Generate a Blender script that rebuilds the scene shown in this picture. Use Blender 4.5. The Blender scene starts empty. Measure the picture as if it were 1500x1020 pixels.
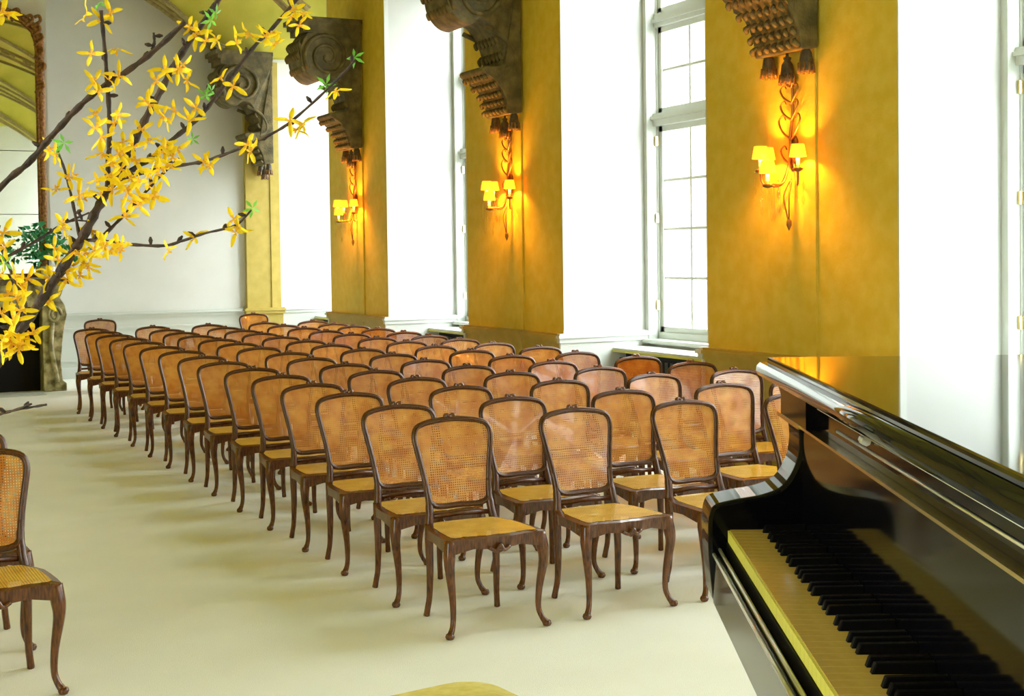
import bpy, bmesh, math, random
from mathutils import Vector, Matrix
random.seed(7)
SC = bpy.context.scene
COL = SC.collection
PI = math.pi

# ------------------------------------------------------------------ camera
F, YAW, PITCH, ROLL, CX, CY, EYE = 1978.0, .4663, .0284, -.0132, 750.0, 430.3, 1.70
fw = Vector((math.sin(YAW)*math.cos(PITCH), math.cos(YAW)*math.cos(PITCH), -math.sin(PITCH)))
rt = Vector((math.cos(YAW), -math.sin(YAW), 0))
up = rt.cross(fw)
rt, up = math.cos(ROLL)*rt + math.sin(ROLL)*up, -math.sin(ROLL)*rt + math.cos(ROLL)*up
cd = bpy.data.cameras.new('camera'); cam = bpy.data.objects.new('camera', cd); COL.objects.link(cam)
M = Matrix((rt, up, -fw)).transposed().to_4x4(); M.translation = Vector((0, 0, EYE)); cam.matrix_world = M
cd.sensor_width = 36; cd.lens = F/1500*36; cd.shift_y = -(510-CY)/1500; cd.clip_start = .05; cd.clip_end = 300
SC.camera = cam
def at(x, y, dist):                       # the point seen at a pixel, at a depth in metres
    return Vector((0, 0, EYE)) + dist*(fw + (x-CX)/F*rt - (y-CY)/F*up)

# ------------------------------------------------------------------ light
W = bpy.data.worlds.new('sky'); SC.world = W; W.use_nodes = True
bg = W.node_tree.nodes['Background']
tc = W.node_tree.nodes.new('ShaderNodeTexCoord'); sx = W.node_tree.nodes.new('ShaderNodeSeparateXYZ')
rp = W.node_tree.nodes.new('ShaderNodeValToRGB')
W.node_tree.links.new(tc.outputs['Generated'], sx.inputs[0]); W.node_tree.links.new(sx.outputs['Z'], rp.inputs[0])
W.node_tree.links.new(rp.outputs[0], bg.inputs[0])
rp.color_ramp.elements[0].color = (.62, .64, .64, 1); rp.color_ramp.elements[0].position = .0
rp.color_ramp.elements[1].color = (.90, .97, 1.0, 1); rp.color_ramp.elements[1].position = .6
bg.inputs[1].default_value = 6.0
SC.view_settings.view_transform = 'Standard'; SC.view_settings.look = 'None'
SC.view_settings.gamma = 1; SC.view_settings.use_curve_mapping = False
SC.view_settings.exposure = 1.8
SC.cycles.max_bounces = 10; SC.cycles.diffuse_bounces = 5; SC.cycles.glossy_bounces = 4
SC.cycles.transparent_max_bounces = 16; SC.cycles.sample_clamp_indirect = 8
SC.cycles.use_denoising = True
PIERS = [(-2.32, -.18), (2.20, 4.34), (6.72, 8.86), (11.24, 13.38), (15.76, 17.90)]
BAYS = [(-4.70, -2.32), (-.18, 2.20), (4.34, 6.72), (8.86, 11.24), (13.38, 15.76), (17.90, 20.26)]
LX, RX = -3.2, 6.2
def portal(x, y, z, w, h, ry):
    l = bpy.data.lights.new('daylight', 'AREA'); l.energy = 1; l.shape = 'RECTANGLE'; l.size = h; l.size_y = w
    l.cycles.is_portal = True
    o = bpy.data.objects.new('daylight', l); COL.objects.link(o); o.location = (x, y, z); o.rotation_euler = (0, ry, 0)
for a, b in BAYS:
    portal(7.45, (a+b)/2, 3.0, b-a, 4.6, PI/2)

LB = [BAYS[1]]
for a, b in LB: portal(LX-.95, (a+b)/2, 3.0, b-a, 4.6, -PI/2)

# ------------------------------------------------------------------ materials
def nt(m): return m.node_tree.nodes, m.node_tree.links
def mat(name, col, rough=.5, metal=0, spec=.5, coat=0, noise=None, col2=None, bump=0, bscale=40, emit=None, es=0, coords='Object', detail=4):
    m = bpy.data.materials.new(name); m.use_nodes = True
    N, L = nt(m); b = N['Principled BSDF']
    b.inputs['Base Color'].default_value = (*col, 1); b.inputs['Roughness'].default_value = rough
    b.inputs['Metallic'].default_value = metal; b.inputs['Specular IOR Level'].default_value = spec
    b.inputs['Coat Weight'].default_value = coat; b.inputs['Coat Roughness'].default_value = .05
    if emit: b.inputs['Emission Color'].default_value = (*emit, 1); b.inputs['Emission Strength'].default_value = es
    t = N.new('ShaderNodeTexCoord')
    if noise:
        n = N.new('ShaderNodeTexNoise'); n.inputs['Scale'].default_value = noise; n.inputs['Detail'].default_value = detail
        r = N.new('ShaderNodeValToRGB'); r.color_ramp.elements[0].position = .35; r.color_ramp.elements[1].position = .68
        r.color_ramp.elements[0].color = (*col, 1); r.color_ramp.elements[1].color = (*(col2 or col), 1)
        L.new(t.outputs[coords], n.inputs['Vector']); L.new(n.outputs['Fac'], r.inputs[0]); L.new(r.outputs[0], b.inputs['Base Color'])
    if bump:
        n2 = N.new('ShaderNodeTexNoise'); n2.inputs['Scale'].default_value = bscale; n2.inputs['Detail'].default_value = 3
        bp = N.new('ShaderNodeBump'); bp.inputs['Strength'].default_value = bump; bp.inputs['Distance'].default_value = .01
        L.new(t.outputs[coords], n2.inputs['Vector']); L.new(n2.outputs['Fac'], bp.inputs['Height']); L.new(bp.outputs[0], b.inputs['Normal'])
    return m

def wood_mat(name, c1, c2, rough=.3, scale=6):
    m = mat(name, c1, rough, coat=.15)
    N, L = nt(m); b = N['Principled BSDF']
    t = N.new('ShaderNodeTexCoord'); mp = N.new('ShaderNodeMapping'); mp.inputs['Scale'].default_value = (18, 18, 3)
    n = N.new('ShaderNodeTexNoise'); n.inputs['Scale'].default_value = scale; n.inputs['Detail'].default_value = 5
    r = N.new('ShaderNodeValToRGB'); r.color_ramp.elements[0].position = .3; r.color_ramp.elements[1].position = .72
    r.color_ramp.elements[0].color = (*c1, 1); r.color_ramp.elements[1].color = (*c2, 1)
    L.new(t.outputs['Object'], mp.inputs[0]); L.new(mp.outputs[0], n.inputs['Vector']); L.new(n.outputs['Fac'], r.inputs[0]); L.new(r.outputs[0], b.inputs['Base Color'])
    return m

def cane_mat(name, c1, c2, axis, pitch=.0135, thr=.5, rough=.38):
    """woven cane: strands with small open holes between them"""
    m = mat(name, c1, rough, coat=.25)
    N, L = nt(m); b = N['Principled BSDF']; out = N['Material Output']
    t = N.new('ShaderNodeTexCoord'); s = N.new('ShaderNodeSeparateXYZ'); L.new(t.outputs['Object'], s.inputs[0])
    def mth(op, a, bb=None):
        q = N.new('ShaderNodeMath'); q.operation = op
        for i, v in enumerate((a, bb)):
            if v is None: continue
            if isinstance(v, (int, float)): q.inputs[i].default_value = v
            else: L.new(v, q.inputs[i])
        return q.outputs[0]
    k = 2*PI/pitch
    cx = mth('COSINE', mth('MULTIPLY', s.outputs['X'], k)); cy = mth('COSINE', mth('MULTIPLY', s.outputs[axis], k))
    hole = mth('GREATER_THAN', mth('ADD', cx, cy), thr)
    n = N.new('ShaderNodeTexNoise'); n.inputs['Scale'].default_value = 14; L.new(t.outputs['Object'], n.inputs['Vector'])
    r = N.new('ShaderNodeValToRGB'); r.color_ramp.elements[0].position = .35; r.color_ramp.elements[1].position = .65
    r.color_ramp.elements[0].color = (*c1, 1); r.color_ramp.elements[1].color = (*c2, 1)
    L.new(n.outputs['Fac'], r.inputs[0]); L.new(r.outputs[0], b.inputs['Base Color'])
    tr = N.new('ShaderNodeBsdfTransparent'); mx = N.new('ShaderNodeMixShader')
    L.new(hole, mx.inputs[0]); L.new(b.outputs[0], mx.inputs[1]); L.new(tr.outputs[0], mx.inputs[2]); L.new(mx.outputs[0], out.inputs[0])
    return m

def glass_mat(name, tint=(1, 1, 1)):
    m = bpy.data.materials.new(name); m.use_nodes = True; N, L = nt(m)
    N.remove(N['Principled BSDF']); out = N['Material Output']
    tr = N.new('ShaderNodeBsdfTransparent'); tr.inputs[0].default_value = (*tint, 1)
    gl = N.new('ShaderNodeBsdfGlossy'); gl.inputs['Roughness'].default_value = .02
    lw = N.new('ShaderNodeLayerWeight'); lw.inputs[0].default_value = .5
    pw = N.new('ShaderNodeMath'); pw.operation = 'POWER'; pw.inputs[1].default_value = 4.5; L.new(lw.outputs['Facing'], pw.inputs[0])
    fr = N.new('ShaderNodeMath'); fr.operation = 'MULTIPLY_ADD'; fr.inputs[1].default_value = .9; fr.inputs[2].default_value = .05; L.new(pw.outputs[0], fr.inputs[0])
    mx = N.new('ShaderNodeMixShader'); L.new(fr.outputs[0], mx.inputs[0]); L.new(tr.outputs[0], mx.inputs[1]); L.new(gl.outputs[0], mx.inputs[2]); L.new(mx.outputs[0], out.inputs[0])
    return m

M_ochre = mat('ochre_plaster', (.66, .50, .045), .75, noise=9, col2=(.72, .57, .085), bump=.15, bscale=60)
M_olive = mat('ochre_dado_paint', (.40, .31, .05), .6, noise=7, col2=(.47, .36, .075))
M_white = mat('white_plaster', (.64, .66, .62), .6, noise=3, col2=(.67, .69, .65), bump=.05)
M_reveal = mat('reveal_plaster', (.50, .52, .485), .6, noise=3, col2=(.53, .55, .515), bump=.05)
M_trimw = mat('white_trim_paint', (.58, .62, .57), .35)
M_vault = mat('vault_stucco', (.45, .42, .04), .8, noise=2.4, col2=(.54, .48, .06), bump=.3, bscale=14)
M_stucco = mat('vault_ornament', (.24, .20, .07), .75, noise=22, col2=(.38, .31, .10))
M_carpet = mat('pale_carpet', (.77, .79, .70), .95, spec=.1, noise=1.4, col2=(.82, .84, .76), bump=.35, bscale=220)
M_stone = mat('carved_stone', (.075, .066, .026), .7, noise=9, col2=(.20, .155, .06), bump=.7, bscale=50)
M_stone2 = mat('carved_stone_dark', (.05, .045, .03), .6, noise=30, col2=(.13, .09, .05), bump=.6, bscale=60)
M_wood = wood_mat('walnut_frame', (.03, .008, .002), (.12, .034, .006), .3)
M_woodl = wood_mat('walnut_leg', (.045, .013, .003), (.17, .054, .009), .27)
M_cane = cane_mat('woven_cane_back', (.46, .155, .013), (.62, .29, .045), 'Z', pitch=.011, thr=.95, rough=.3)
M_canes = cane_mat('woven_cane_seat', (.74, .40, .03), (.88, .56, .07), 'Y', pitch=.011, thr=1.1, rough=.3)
M_black = mat('black_piano_lacquer', (.003, .0035, .004), .05, spec=.5)
M_blacks = mat('satin_black', (.002, .002, .002), .5, spec=.06)
M_fall = mat('dark_lacquer', (.002, .002, .0025), .07, spec=.13)
M_ivory = mat('ivory_key', (.50, .33, .06), .2, coat=.3, noise=40, col2=(.58, .40, .09))
M_felt = mat('key_front_ivory', (.55, .52, .07), .4)
M_brass = mat('brass', (.75, .60, .28), .22, metal=1)
M_steel = mat('bead_and_highlight', (.85, .88, .84), .3, metal=1)
M_gild = mat('aged_gilding', (.15, .055, .02), .45, metal=.35, noise=30, col2=(.42, .22, .06), bump=1, bscale=60)
M_gildl = mat('sconce_gilding', (.30, .16, .05), .4, metal=.5)
M_marble = mat('mottled_marble', (.12, .10, .02), .35, noise=9, col2=(.62, .58, .34), bump=.3, bscale=22, detail=6)
M_opening = mat('opening_black', (.004, .004, .005), .95)
M_mirror = mat('mirror_glass', (.86, .88, .84), .015, metal=1)
M_glass = glass_mat('window_glass')
M_crystal = glass_mat('cut_crystal', (.97, .93, .85))
M_shade = mat('lit_lampshade', (.9, .6, .15), .8, emit=(1, .40, .02), es=.8)
N_, L_n = nt(M_shade); tl = N_.new('ShaderNodeBsdfTranslucent'); tl.inputs[0].default_value = (1, .5, .08, 1); mxs = N_.new('ShaderNodeMixShader'); mxs.inputs[0].default_value = .45
L_n.new(N_['Principled BSDF'].outputs[0], mxs.inputs[1]); L_n.new(tl.outputs[0], mxs.inputs[2]); L_n.new(mxs.outputs[0], N_['Material Output'].inputs[0])
M_candle = mat('candle_sleeve', (.9, .8, .5), .5, emit=(1, .62, .15), es=.7)
M_bark = mat('forsythia_bark', (.018, .010, .006), .7, noise=60, col2=(.07, .035, .015), bump=.5, bscale=120)
M_petal = mat('forsythia_petal', (.93, .66, .006), .55, noise=30, col2=(.96, .80, .012))
N_, L_n = nt(M_petal); tl = N_.new('ShaderNodeBsdfTranslucent'); tl.inputs[0].default_value = (1, .72, .01, 1); mxs = N_.new('ShaderNodeMixShader'); mxs.inputs[0].default_value = .4
L_n.new(N_['Principled BSDF'].outputs[0], mxs.inputs[1]); L_n.new(tl.outputs[0], mxs.inputs[2]); L_n.new(mxs.outputs[0], N_['Material Output'].inputs[0])
M_petalc = mat('forsythia_throat', (.86, .46, .01), .6)
M_leaf = mat('fresh_leaf', (.12, .45, .04), .5, noise=20, col2=(.22, .6, .06))
M_plant = mat('dark_plant_leaf', (.03, .28, .11), .5, noise=10, col2=(.08, .45, .2))
M_cush = mat('yellow_upholstery', (.62, .52, .10), .8, noise=60, col2=(.72, .62, .18))
M_rad = mat('radiator_iron', (.03, .035, .04), .6)
M_peach = mat('peach_facade', (.19, .145, .115), .9, noise=.6, col2=(.21, .16, .125))
M_ground = mat('courtyard_gravel', (.30, .30, .28), .95, noise=3, col2=(.36, .36, .34))
M_clay = mat('glazed_vase', (.65, .68, .62), .25, coat=.5)

# ------------------------------------------------------------------ mesh helpers
def finish(name, bm, m, parent=None, smooth=False, bevel=0, loc=None, seg=2):
    if bevel: bmesh.ops.bevel(bm, geom=[e for e in bm.edges if len(e.link_faces) == 2 and e.calc_face_angle(0) > .6], offset=bevel, segments=seg, profile=.5, affect='EDGES', clamp_overlap=True)
    me = bpy.data.meshes.new(name); bm.normal_update(); bm.to_mesh(me); bm.free()
    ms = m if isinstance(m, (list, tuple)) else [m]
    for q in ms: me.materials.append(q)
    if smooth:
        for p in me.polygons: p.use_smooth = True
    o = bpy.data.objects.new(name, me); COL.objects.link(o)
    if loc: o.location = loc
    if parent is not None: o.parent = parent
    return o
def share(name, me, parent=None, loc=(0, 0, 0), rot=(0, 0, 0), scale=(1, 1, 1)):
    o = bpy.data.objects.new(name, me); COL.objects.link(o); o.location = loc; o.rotation_euler = rot; o.scale = scale
    if parent is not None: o.parent = parent
    return o
def box(bm, x0, x1, y0, y1, z0, z1, mi=0):
    v = [bm.verts.new(p) for p in ((x0, y0, z0), (x1, y0, z0), (x1, y1, z0), (x0, y1, z0), (x0, y0, z1), (x1, y0, z1), (x1, y1, z1), (x0, y1, z1))]
    for f in ((3, 2, 1, 0), (4, 5, 6, 7), (0, 1, 5, 4), (1, 2, 6, 5), (2, 3, 7, 6), (3, 0, 4, 7)):
        q = bm.faces.new([v[i] for i in f]); q.material_index = mi
def catmull(P, n=6, closed=False):
    P = [Vector(p) for p in P]; out = []; L = len(P)
    for i in range(L if closed else L-1):
        p0, p1, p2, p3 = (P[(i-1) % L], P[i], P[(i+1) % L], P[(i+2) % L]) if closed else (P[max(i-1, 0)], P[i], P[i+1], P[min(i+2, L-1)])
        for k in range(n):
            t = k/n
            out.append(.5*((2*p1)+(-p0+p2)*t+(2*p0-5*p1+4*p2-p3)*t*t+(-p0+3*p1-3*p2+p3)*t**3))
    if not closed: out.append(P[-1])
    return out
def tube(bm, pts, rad, n=8, closed=False, flat=1.0, ref=None, cap=True, mi=0):
    """sweep a ring along points; rad a number or a list"""
    pts = [Vector(p) for p in pts]; L = len(pts)
    R = [rad]*L if isinstance(rad, (int, float)) else [rad[min(int(i*len(rad)/L), len(rad)-1)] if len(rad) != L else rad[i] for i in range(L)]
    rings = []; a = None
    for i, p in enumerate(pts):
        d = (pts[(i+1) % L]-pts[(i-1) % L]) if closed else (pts[min(i+1, L-1)]-pts[max(i-1, 0)])
        if d.length < 1e-9: d = Vector((0, 0, 1))
        d.normalize()
        if ref is not None: a = (Vector(ref)-Vector(ref).dot(d)*d)
        elif a is None: a = d.orthogonal()
        else: a = a-a.dot(d)*d
        if a.length < 1e-6: a = d.orthogonal()
        a.normalize(); b = d.cross(a)
        rings.append([bm.verts.new(p+R[i]*(math.cos(2*PI*k/n)*a*flat+math.sin(2*PI*k/n)*b)) for k in range(n)])
    for i in range(L if closed else L-1):
        r0, r1 = rings[i], rings[(i+1) % L]
        for k in range(n):
            f = bm.faces.new((r0[k], r0[(k+1) % n], r1[(k+1) % n], r1[k])); f.material_index = mi; f.smooth = True
    if cap and not closed:
        bm.faces.new(rings[0][::-1]).material_index = mi; bm.faces.new(rings[-1]).material_index = mi
def prism(bm, poly, a0, a1, fn, mi=0):
    """extrude a 2-D outline between a0 and a1; fn(u, v, a) -> 3-D"""
    A = [bm.verts.new(fn(u, v, a0)) for u, v in poly]; B = [bm.verts.new(fn(u, v, a1)) for u, v in poly]; n = len(poly)
    for k in range(n): bm.faces.new((A[k], A[(k+1) % n], B[(k+1) % n], B[k])).material_index = mi
    bm.faces.new(A[::-1]).material_index = mi; bm.faces.new(B).material_index = mi
    bmesh.ops.recalc_face_normals(bm, faces=bm.faces)
def lathe(bm, prof, c=(0, 0, 0), n=16, mi=0, cap=True):
    rings = [[bm.verts.new((c[0]+r*math.cos(2*PI*k/n), c[1]+r*math.sin(2*PI*k/n), c[2]+z)) for k in range(n)] for r, z in prof]
    for i in range(len(rings)-1):
        for k in range(n):
            f = bm.faces.new((rings[i][k], rings[i][(k+1) % n], rings[i+1][(k+1) % n], rings[i+1][k])); f.material_index = mi; f.smooth = True
    if cap and prof[0][0] > 1e-4: bm.faces.new(rings[0][::-1]).material_index = mi
    if cap and prof[-1][0] > 1e-4: bm.faces.new(rings[-1]).material_index = mi
def BM(): return bmesh.new()
def empty(name, label, cat, loc=(0, 0, 0), rz=0, group=None):
    o = bpy.data.objects.new(name, None); COL.objects.link(o); o.location = loc; o.rotation_euler = (0, 0, rz)
    o['label'] = label; o['category'] = cat
    if group: o['group'] = group
    return o
def tag(o, label, cat, group=None):
    o['label'] = label; o['category'] = cat
    if group: o['group'] = group
    return o
def struct(o, label=None, cat=None):
    o['kind'] = 'structure'
    if label: o['label'] = label
    if cat: o['category'] = cat
    return o
def sempty(name, label, cat, loc=(0, 0, 0)):
    o = bpy.data.objects.new(name, None); COL.objects.link(o); o.location = loc
    return struct(o, label, cat)

# ------------------------------------------------------------------ room shell
Y0, Y1, TOP = -5.0, 20.26, 7.3
bm = BM(); box(bm, LX-1.2, 7.4, Y0-.2, Y1+.3, -.12, 0)
struct(finish('floor', bm, M_carpet), 'pale cream carpet covering the whole hall floor', 'floor')

# right wall: piers, parapets, lintels
wr = sempty('wall_right', 'ochre yellow window wall with deep white window recesses', 'wall')
for i, (a, b) in enumerate(PIERS):
    c = (a+b)/2
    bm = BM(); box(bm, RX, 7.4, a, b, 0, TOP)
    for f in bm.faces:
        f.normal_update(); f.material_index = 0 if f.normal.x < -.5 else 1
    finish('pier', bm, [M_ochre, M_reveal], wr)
    bm = BM(); box(bm, RX-.02, RX, c-.27, c+.27, .95, 4.7); finish('pilaster_strip', bm, M_ochre, wr, bevel=.006)
    # corner bead at the pier edges
    bm = BM()
    for y, s in ((a, -1), (b, 1)): box(bm, RX-.001, RX+.055, min(y, y+s*.012), max(y, y+s*.012), .98, TOP-.3)
    finish('corner_bead', bm, M_trimw, wr)
    bm = BM()
    box(bm, RX-.03, RX, a-.0, b+.0, 0, .86); box(bm, RX-.055, RX, a-.02, b+.02, .86, .95); box(bm, RX-.075, RX, a-.035, b+.035, .905, .93)
    box(bm, RX-.055, RX, a, b, 0, .14); box(bm, RX-.045, RX, c-.28, c+.28, .14, .86)
    finish('dado', bm, M_olive, wr, bevel=.006)
for i, (a, b) in enumerate(BAYS):
    bm = BM(); box(bm, 6.95, 7.4, a, b, 0, .80); box(bm, 7.15, 7.4, a, b, .8, .86)
    box(bm, 7.12, 7.4, a, b, 5.25, TOP); finish('parapet', bm, M_white, wr)
    # dado mouldings on the two jambs
    for y, s in ((a, 1), (b, -1)):
        bm = BM()
        box(bm, RX-.05, 7.2, *sorted((y, y+s*.03)), 0, .86); box(bm, RX-.07, 7.2, *sorted((y, y+s*.05)), .86, .95); box(bm, RX-.085, 7.2, *sorted((y, y+s*.068)), .905, .93)
        finish('jamb_dado', bm, M_trimw, wr, bevel=.006)
        bm = BM(); box(bm, 7.12, 7.24, *sorted((y, y+s*.06)), .86, 5.2); finish('window_casing', bm, M_trimw, wr, bevel=.008)

def window(n, a, b, x, s):
    """casement window in the plane X = x; s=+1 outside is +X"""
    root = sempty('window_%d' % n, None, None)
    c = (a+b)/2; lw = b-a
    bm = BM()
    def bx(y0, y1, z0, z1, d0=-.05, d1=.05): box(bm, min(x+s*d0, x+s*d1), max(x+s*d0, x+s*d1), y0, y1, z0, z1)
    for y0, y1 in ((a, a+.07), (b-.07, b), (c-.075, c+.075)): bx(y0, y1, .86, 5.25)
    bx(a, b, .86, .93); bx(a, b, 5.12, 5.25)
    bx(a, b, 2.94, 3.06, -.09, .05); bx(a, b, 3.0, 3.03, -.12, .05)
    bx(a, b, 3.90, 4.03, -.07, .05); bx(a, b, 3.94, 3.97, -.1, .05)
    finish('window_frame', bm, M_trimw, root, bevel=.006)
    bm = BM(); box(bm, *sorted((x-s*.22, x+s*.05)), a, b, .83, .865); finish('window_sill', bm, M_trimw, root, bevel=.008)
    cols = [(a+.07, c-.075), (c+.075, b-.07)]
    tiers = [(.93, 2.94, 4), (3.06, 3.90, 2), (4.03, 5.12, 2)]
    for c0, c1 in cols:
        for z0, z1, nr in tiers:
            st = .055
            bm = BM()
            for y0, y1 in ((c0, c0+st), (c1-st, c1)): box(bm, x-.025, x+.025, y0, y1, z0, z1)
            for zz0, zz1 in ((z0, z0+st), (z1-st, z1)): box(bm, x-.025, x+.025, c0, c1, zz0, zz1)
            sash = finish('sash', bm, M_trimw, root, bevel=.005)
            bm = BM(); mc = (c0+c1)/2; w = (z1-z0-2*st)/nr
            box(bm, x-.013, x+.013, mc-.013, mc+.013, z0+st, z1-st)
            for k in range(1, nr): box(bm, x-.012, x+.012, c0+st, c1-st, z0+st+k*w-.012, z0+st+k*w+.012)
            finish('glazing_bar', bm, M_trimw, sash)
            for y0, y1 in ((c0+st, mc), (mc, c1-st)):
                for k in range(nr):
                    bm = BM(); v = [bm.verts.new(p) for p in ((x, y0, z0+st+k*w), (x, y1, z0+st+k*w), (x, y1, z0+st+(k+1)*w), (x, y0, z0+st+(k+1)*w))]
                    bm.faces.new(v); finish('pane', bm, M_glass, sash)
    for q, zz in ((0, 1.6), (0, 2.2)):
        pass
    if n <= 6:
        bm = BM()
        for zz in (1.15, 2.0, 2.75): box(bm, x-.075, x-.045, b-.085, b-.055, zz, zz+.09)
        finish('hinge', bm, M_brass, root)
    return root
for n, (a, b) in enumerate(BAYS): window(n+1, a, b, 7.28, 1)

# left wall with one window (out of the frame, seen only in reflections)
wl = sempty('wall_left', 'ochre side wall opposite the window wall', 'wall')
edges = [Y0-.2] + [v for ab in LB for v in ab] + [Y1+.3]
for k in range(0, len(edges), 2):
    bm = BM(); box(bm, LX-1.0, LX, edges[k], edges[k+1], 0, TOP); finish('wall_section', bm, M_ochre, wl)
for n, (a, b) in enumerate(LB):
    bm = BM(); box(bm, LX-1.0, LX-.7, a, b, 0, .8); box(bm, LX-1.0, LX-.7, a, b, 5.25, TOP); finish('parapet', bm, M_white, wl)
    window(7+n, a, b, LX-.85, -1)

# end walls
bm = BM(); box(bm, LX-1.0, 7.4, Y1, Y1+.3, 0, TOP)
struct(finish('wall_back', bm, M_white), 'white end wall behind the last row of chairs', 'wall')
bm = BM(); box(bm, LX-1.0, 7.4, Y0-.3, Y0, 0, TOP)
struct(finish('wall_front', bm, M_white), 'white end wall behind the piano', 'wall')
bm = BM()
for (z0, z1, d) in ((0, .16, .05), (.16, .86, .02), (.86, .95, .045), (.905, .93, .07), (.70, .73, .035), (.24, .27, .035)): box(bm, 2.6, 5.66, Y1-d, Y1, z0, z1)
struct(finish('baseboard_back', bm, M_trimw, bevel=.005), 'white moulded dado running along the end wall', 'dado')
bm = BM()
box(bm, 5.64, 6.17, Y1-.10, Y1, 0, 4.7); box(bm, 6.02, 6.06, Y1-.115, Y1, .95, 4.7); box(bm, 5.60, 6.21, Y1-.16, Y1, .86, .95); box(bm, 5.58, 6.22, Y1-.18, Y1, .905, .93); box(bm, 5.62, 6.19, Y1-.13, Y1, 0, .86)
struct(finish('trim_1', bm, M_olive, bevel=.006), 'ochre corner pilaster on the end wall beside the last window', 'pilaster')

# vault
XC, HALF = 1.5, 3.8
VY = [(a+b)/2 for a, b in PIERS] + [20.23]
def vaultz(x, y):
    t = (x-XC)/HALF; bz = 4.76+1.6*(1-t*t) if abs(t) < 1 else -9
    lz = 4.76
    for c in [k-2.26 for k in VY] + [22.4]:
        u = (y-c)/1.98
        if abs(u) < 1: lz = 4.76+1.55*(1-u*u)**.6
    return max(bz, lz, 4.76)
bm = BM(); NX, NY = 120, 210; G = []
for i in range(NX+1):
    x = LX-1.0+(7.4-LX+1.0)*i/NX
    G.append([bm.verts.new((x, Y0-.2+(Y1+.4-Y0)*j/NY, vaultz(x, Y0-.2+(Y1+.4-Y0)*j/NY))) for j in range(NY+1)])
for i in range(NX):
    for j in range(NY): bm.faces.new((G[i][j], G[i][j+1], G[i+1][j+1], G[i+1][j])).smooth = True
ceil = struct(finish('ceiling', bm, M_vault), 'olive yellow stucco vault with groin ribs and ornament', 'ceiling')
# ribs: transverse at every pier, groin ribs beside each
def rib(path, r, name='rib'):
    bm = BM(); tube(bm, path, r, 6, cap=True)
    for s in (-1, 1): tube(bm, [Vector(p)+Vector((0, s*.09, .01)) for p in path], r*.45, 6)
    finish(name, bm, M_stucco, ceil, smooth=True)
for c in VY:
    for off in (-.29, .29):
        if c+off > Y1-.02: continue
        rib([(x, c+off, vaultz(x, c+off)-.01) for x in [XC-HALF+2*HALF*k/40 for k in range(41)]], .035)
rib([(x, Y1-.12, 4.76+1.6*(1-((x-XC)/HALF)**2)-.01) for x in [XC-HALF+2*HALF*k/40 for k in range(41)]], .045)
for c in [k-2.26 for k in VY]:
    for side in (1, -1):
        for s in (-1, 1):
            P = []
            for k in range(24):
                u = s*(1-k/23*.999); lz = 4.76+1.55*(1-u*u)**.6; t = math.sqrt(max(0, 1-(lz-4.76)/1.6))
                P.append((XC+side*HALF*t, c+u*1.98, lz-.015))
            rib(P, .028, 'groin_rib')
# stucco scrolls on the vault webs above each console
for c in VY[2:]:
    for j in range(7):
        x = 5.0-j*.42; bm = BM()
        P = [(x+.15*math.cos(t)*(1-t/9), c+.15*math.sin(t)*(1-t/9), 0) for t in [k*.45 for k in range(16)]]
        tube(bm, [(p[0], min(p[1], Y1-.02), vaultz(p[0], p[1])-.012) for p in P], .018, 5)
        finish('stucco_scroll', bm, M_stucco, ceil, smooth=True)

# ------------------------------------------------------------------ outside
bm = BM(); box(bm, 8, 70, -40, 60, -4.1, -4.0)
struct(finish('ground', bm, M_ground), 'pale gravel courtyard below the windows', 'ground')
bm = BM(); box(bm, 20, 30, 29.6, 52, -4, 16)
bl = empty('courtyard_building', 'peach rendered building seen through the near window panes', 'building', (0, 0, 0))
finish('wall', bm, M_peach, bl)
for zz in (-2, 2, 6, 10):
    for k in range(5):
        bm = BM(); box(bm, 19.95, 20.02, 31+k*4, 32.4+k*4, zz, zz+2.2); fr = finish('window', bm, M_trimw, bl)
        bm = BM(); box(bm, 19.93, 19.97, 31.1+k*4, 32.3+k*4, zz+.1, zz+2.1); finish('pane', bm, M_rad, fr)
bm = BM(); box(bm, 19.4, 30.6, 29, 52.6, 16, 16.6); finish('roof', bm, M_ground, bl, bevel=.1)

# ------------------------------------------------------------------ sill shelves over radiators
places = ['nearest the piano', 'behind the second wall bracket', 'behind the third wall bracket', 'by the end wall']
for (a, b), pl in zip(BAYS[2:], places):
    t = empty('radiator_cover', 'white sill shelf over a dark radiator in the window recess ' + pl, 'radiator', (6.75, (a+b)/2, 0), 0, 'radiator covers in the window recesses')
    h = (b-a)/2-.035
    bm = BM(); box(bm, -.02, .2, -h, h, .765, .795); finish('shelf', bm, M_trimw, t, bevel=.006)
    bm = BM(); box(bm, -.03, -.02, -h, h, .755, .775); finish('shelf_edge', bm, M_felt, t)
    bm = BM()
    box(bm, .12, .19, -h, h, .05, .74)
    finish('casing', bm, M_rad, t)
    me = None
    for k in range(26):
        y = -h+.05+k*(2*h-.1)/25
        if me is None:
            bm = BM(); box(bm, .03, .12, -.025, .025, .08, .70); o = finish('radiator_fin', bm, M_rad, t, bevel=.01); o.location.y = y; me = o.data
        else: share('radiator_fin', me, t, (0, y, 0))

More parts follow.
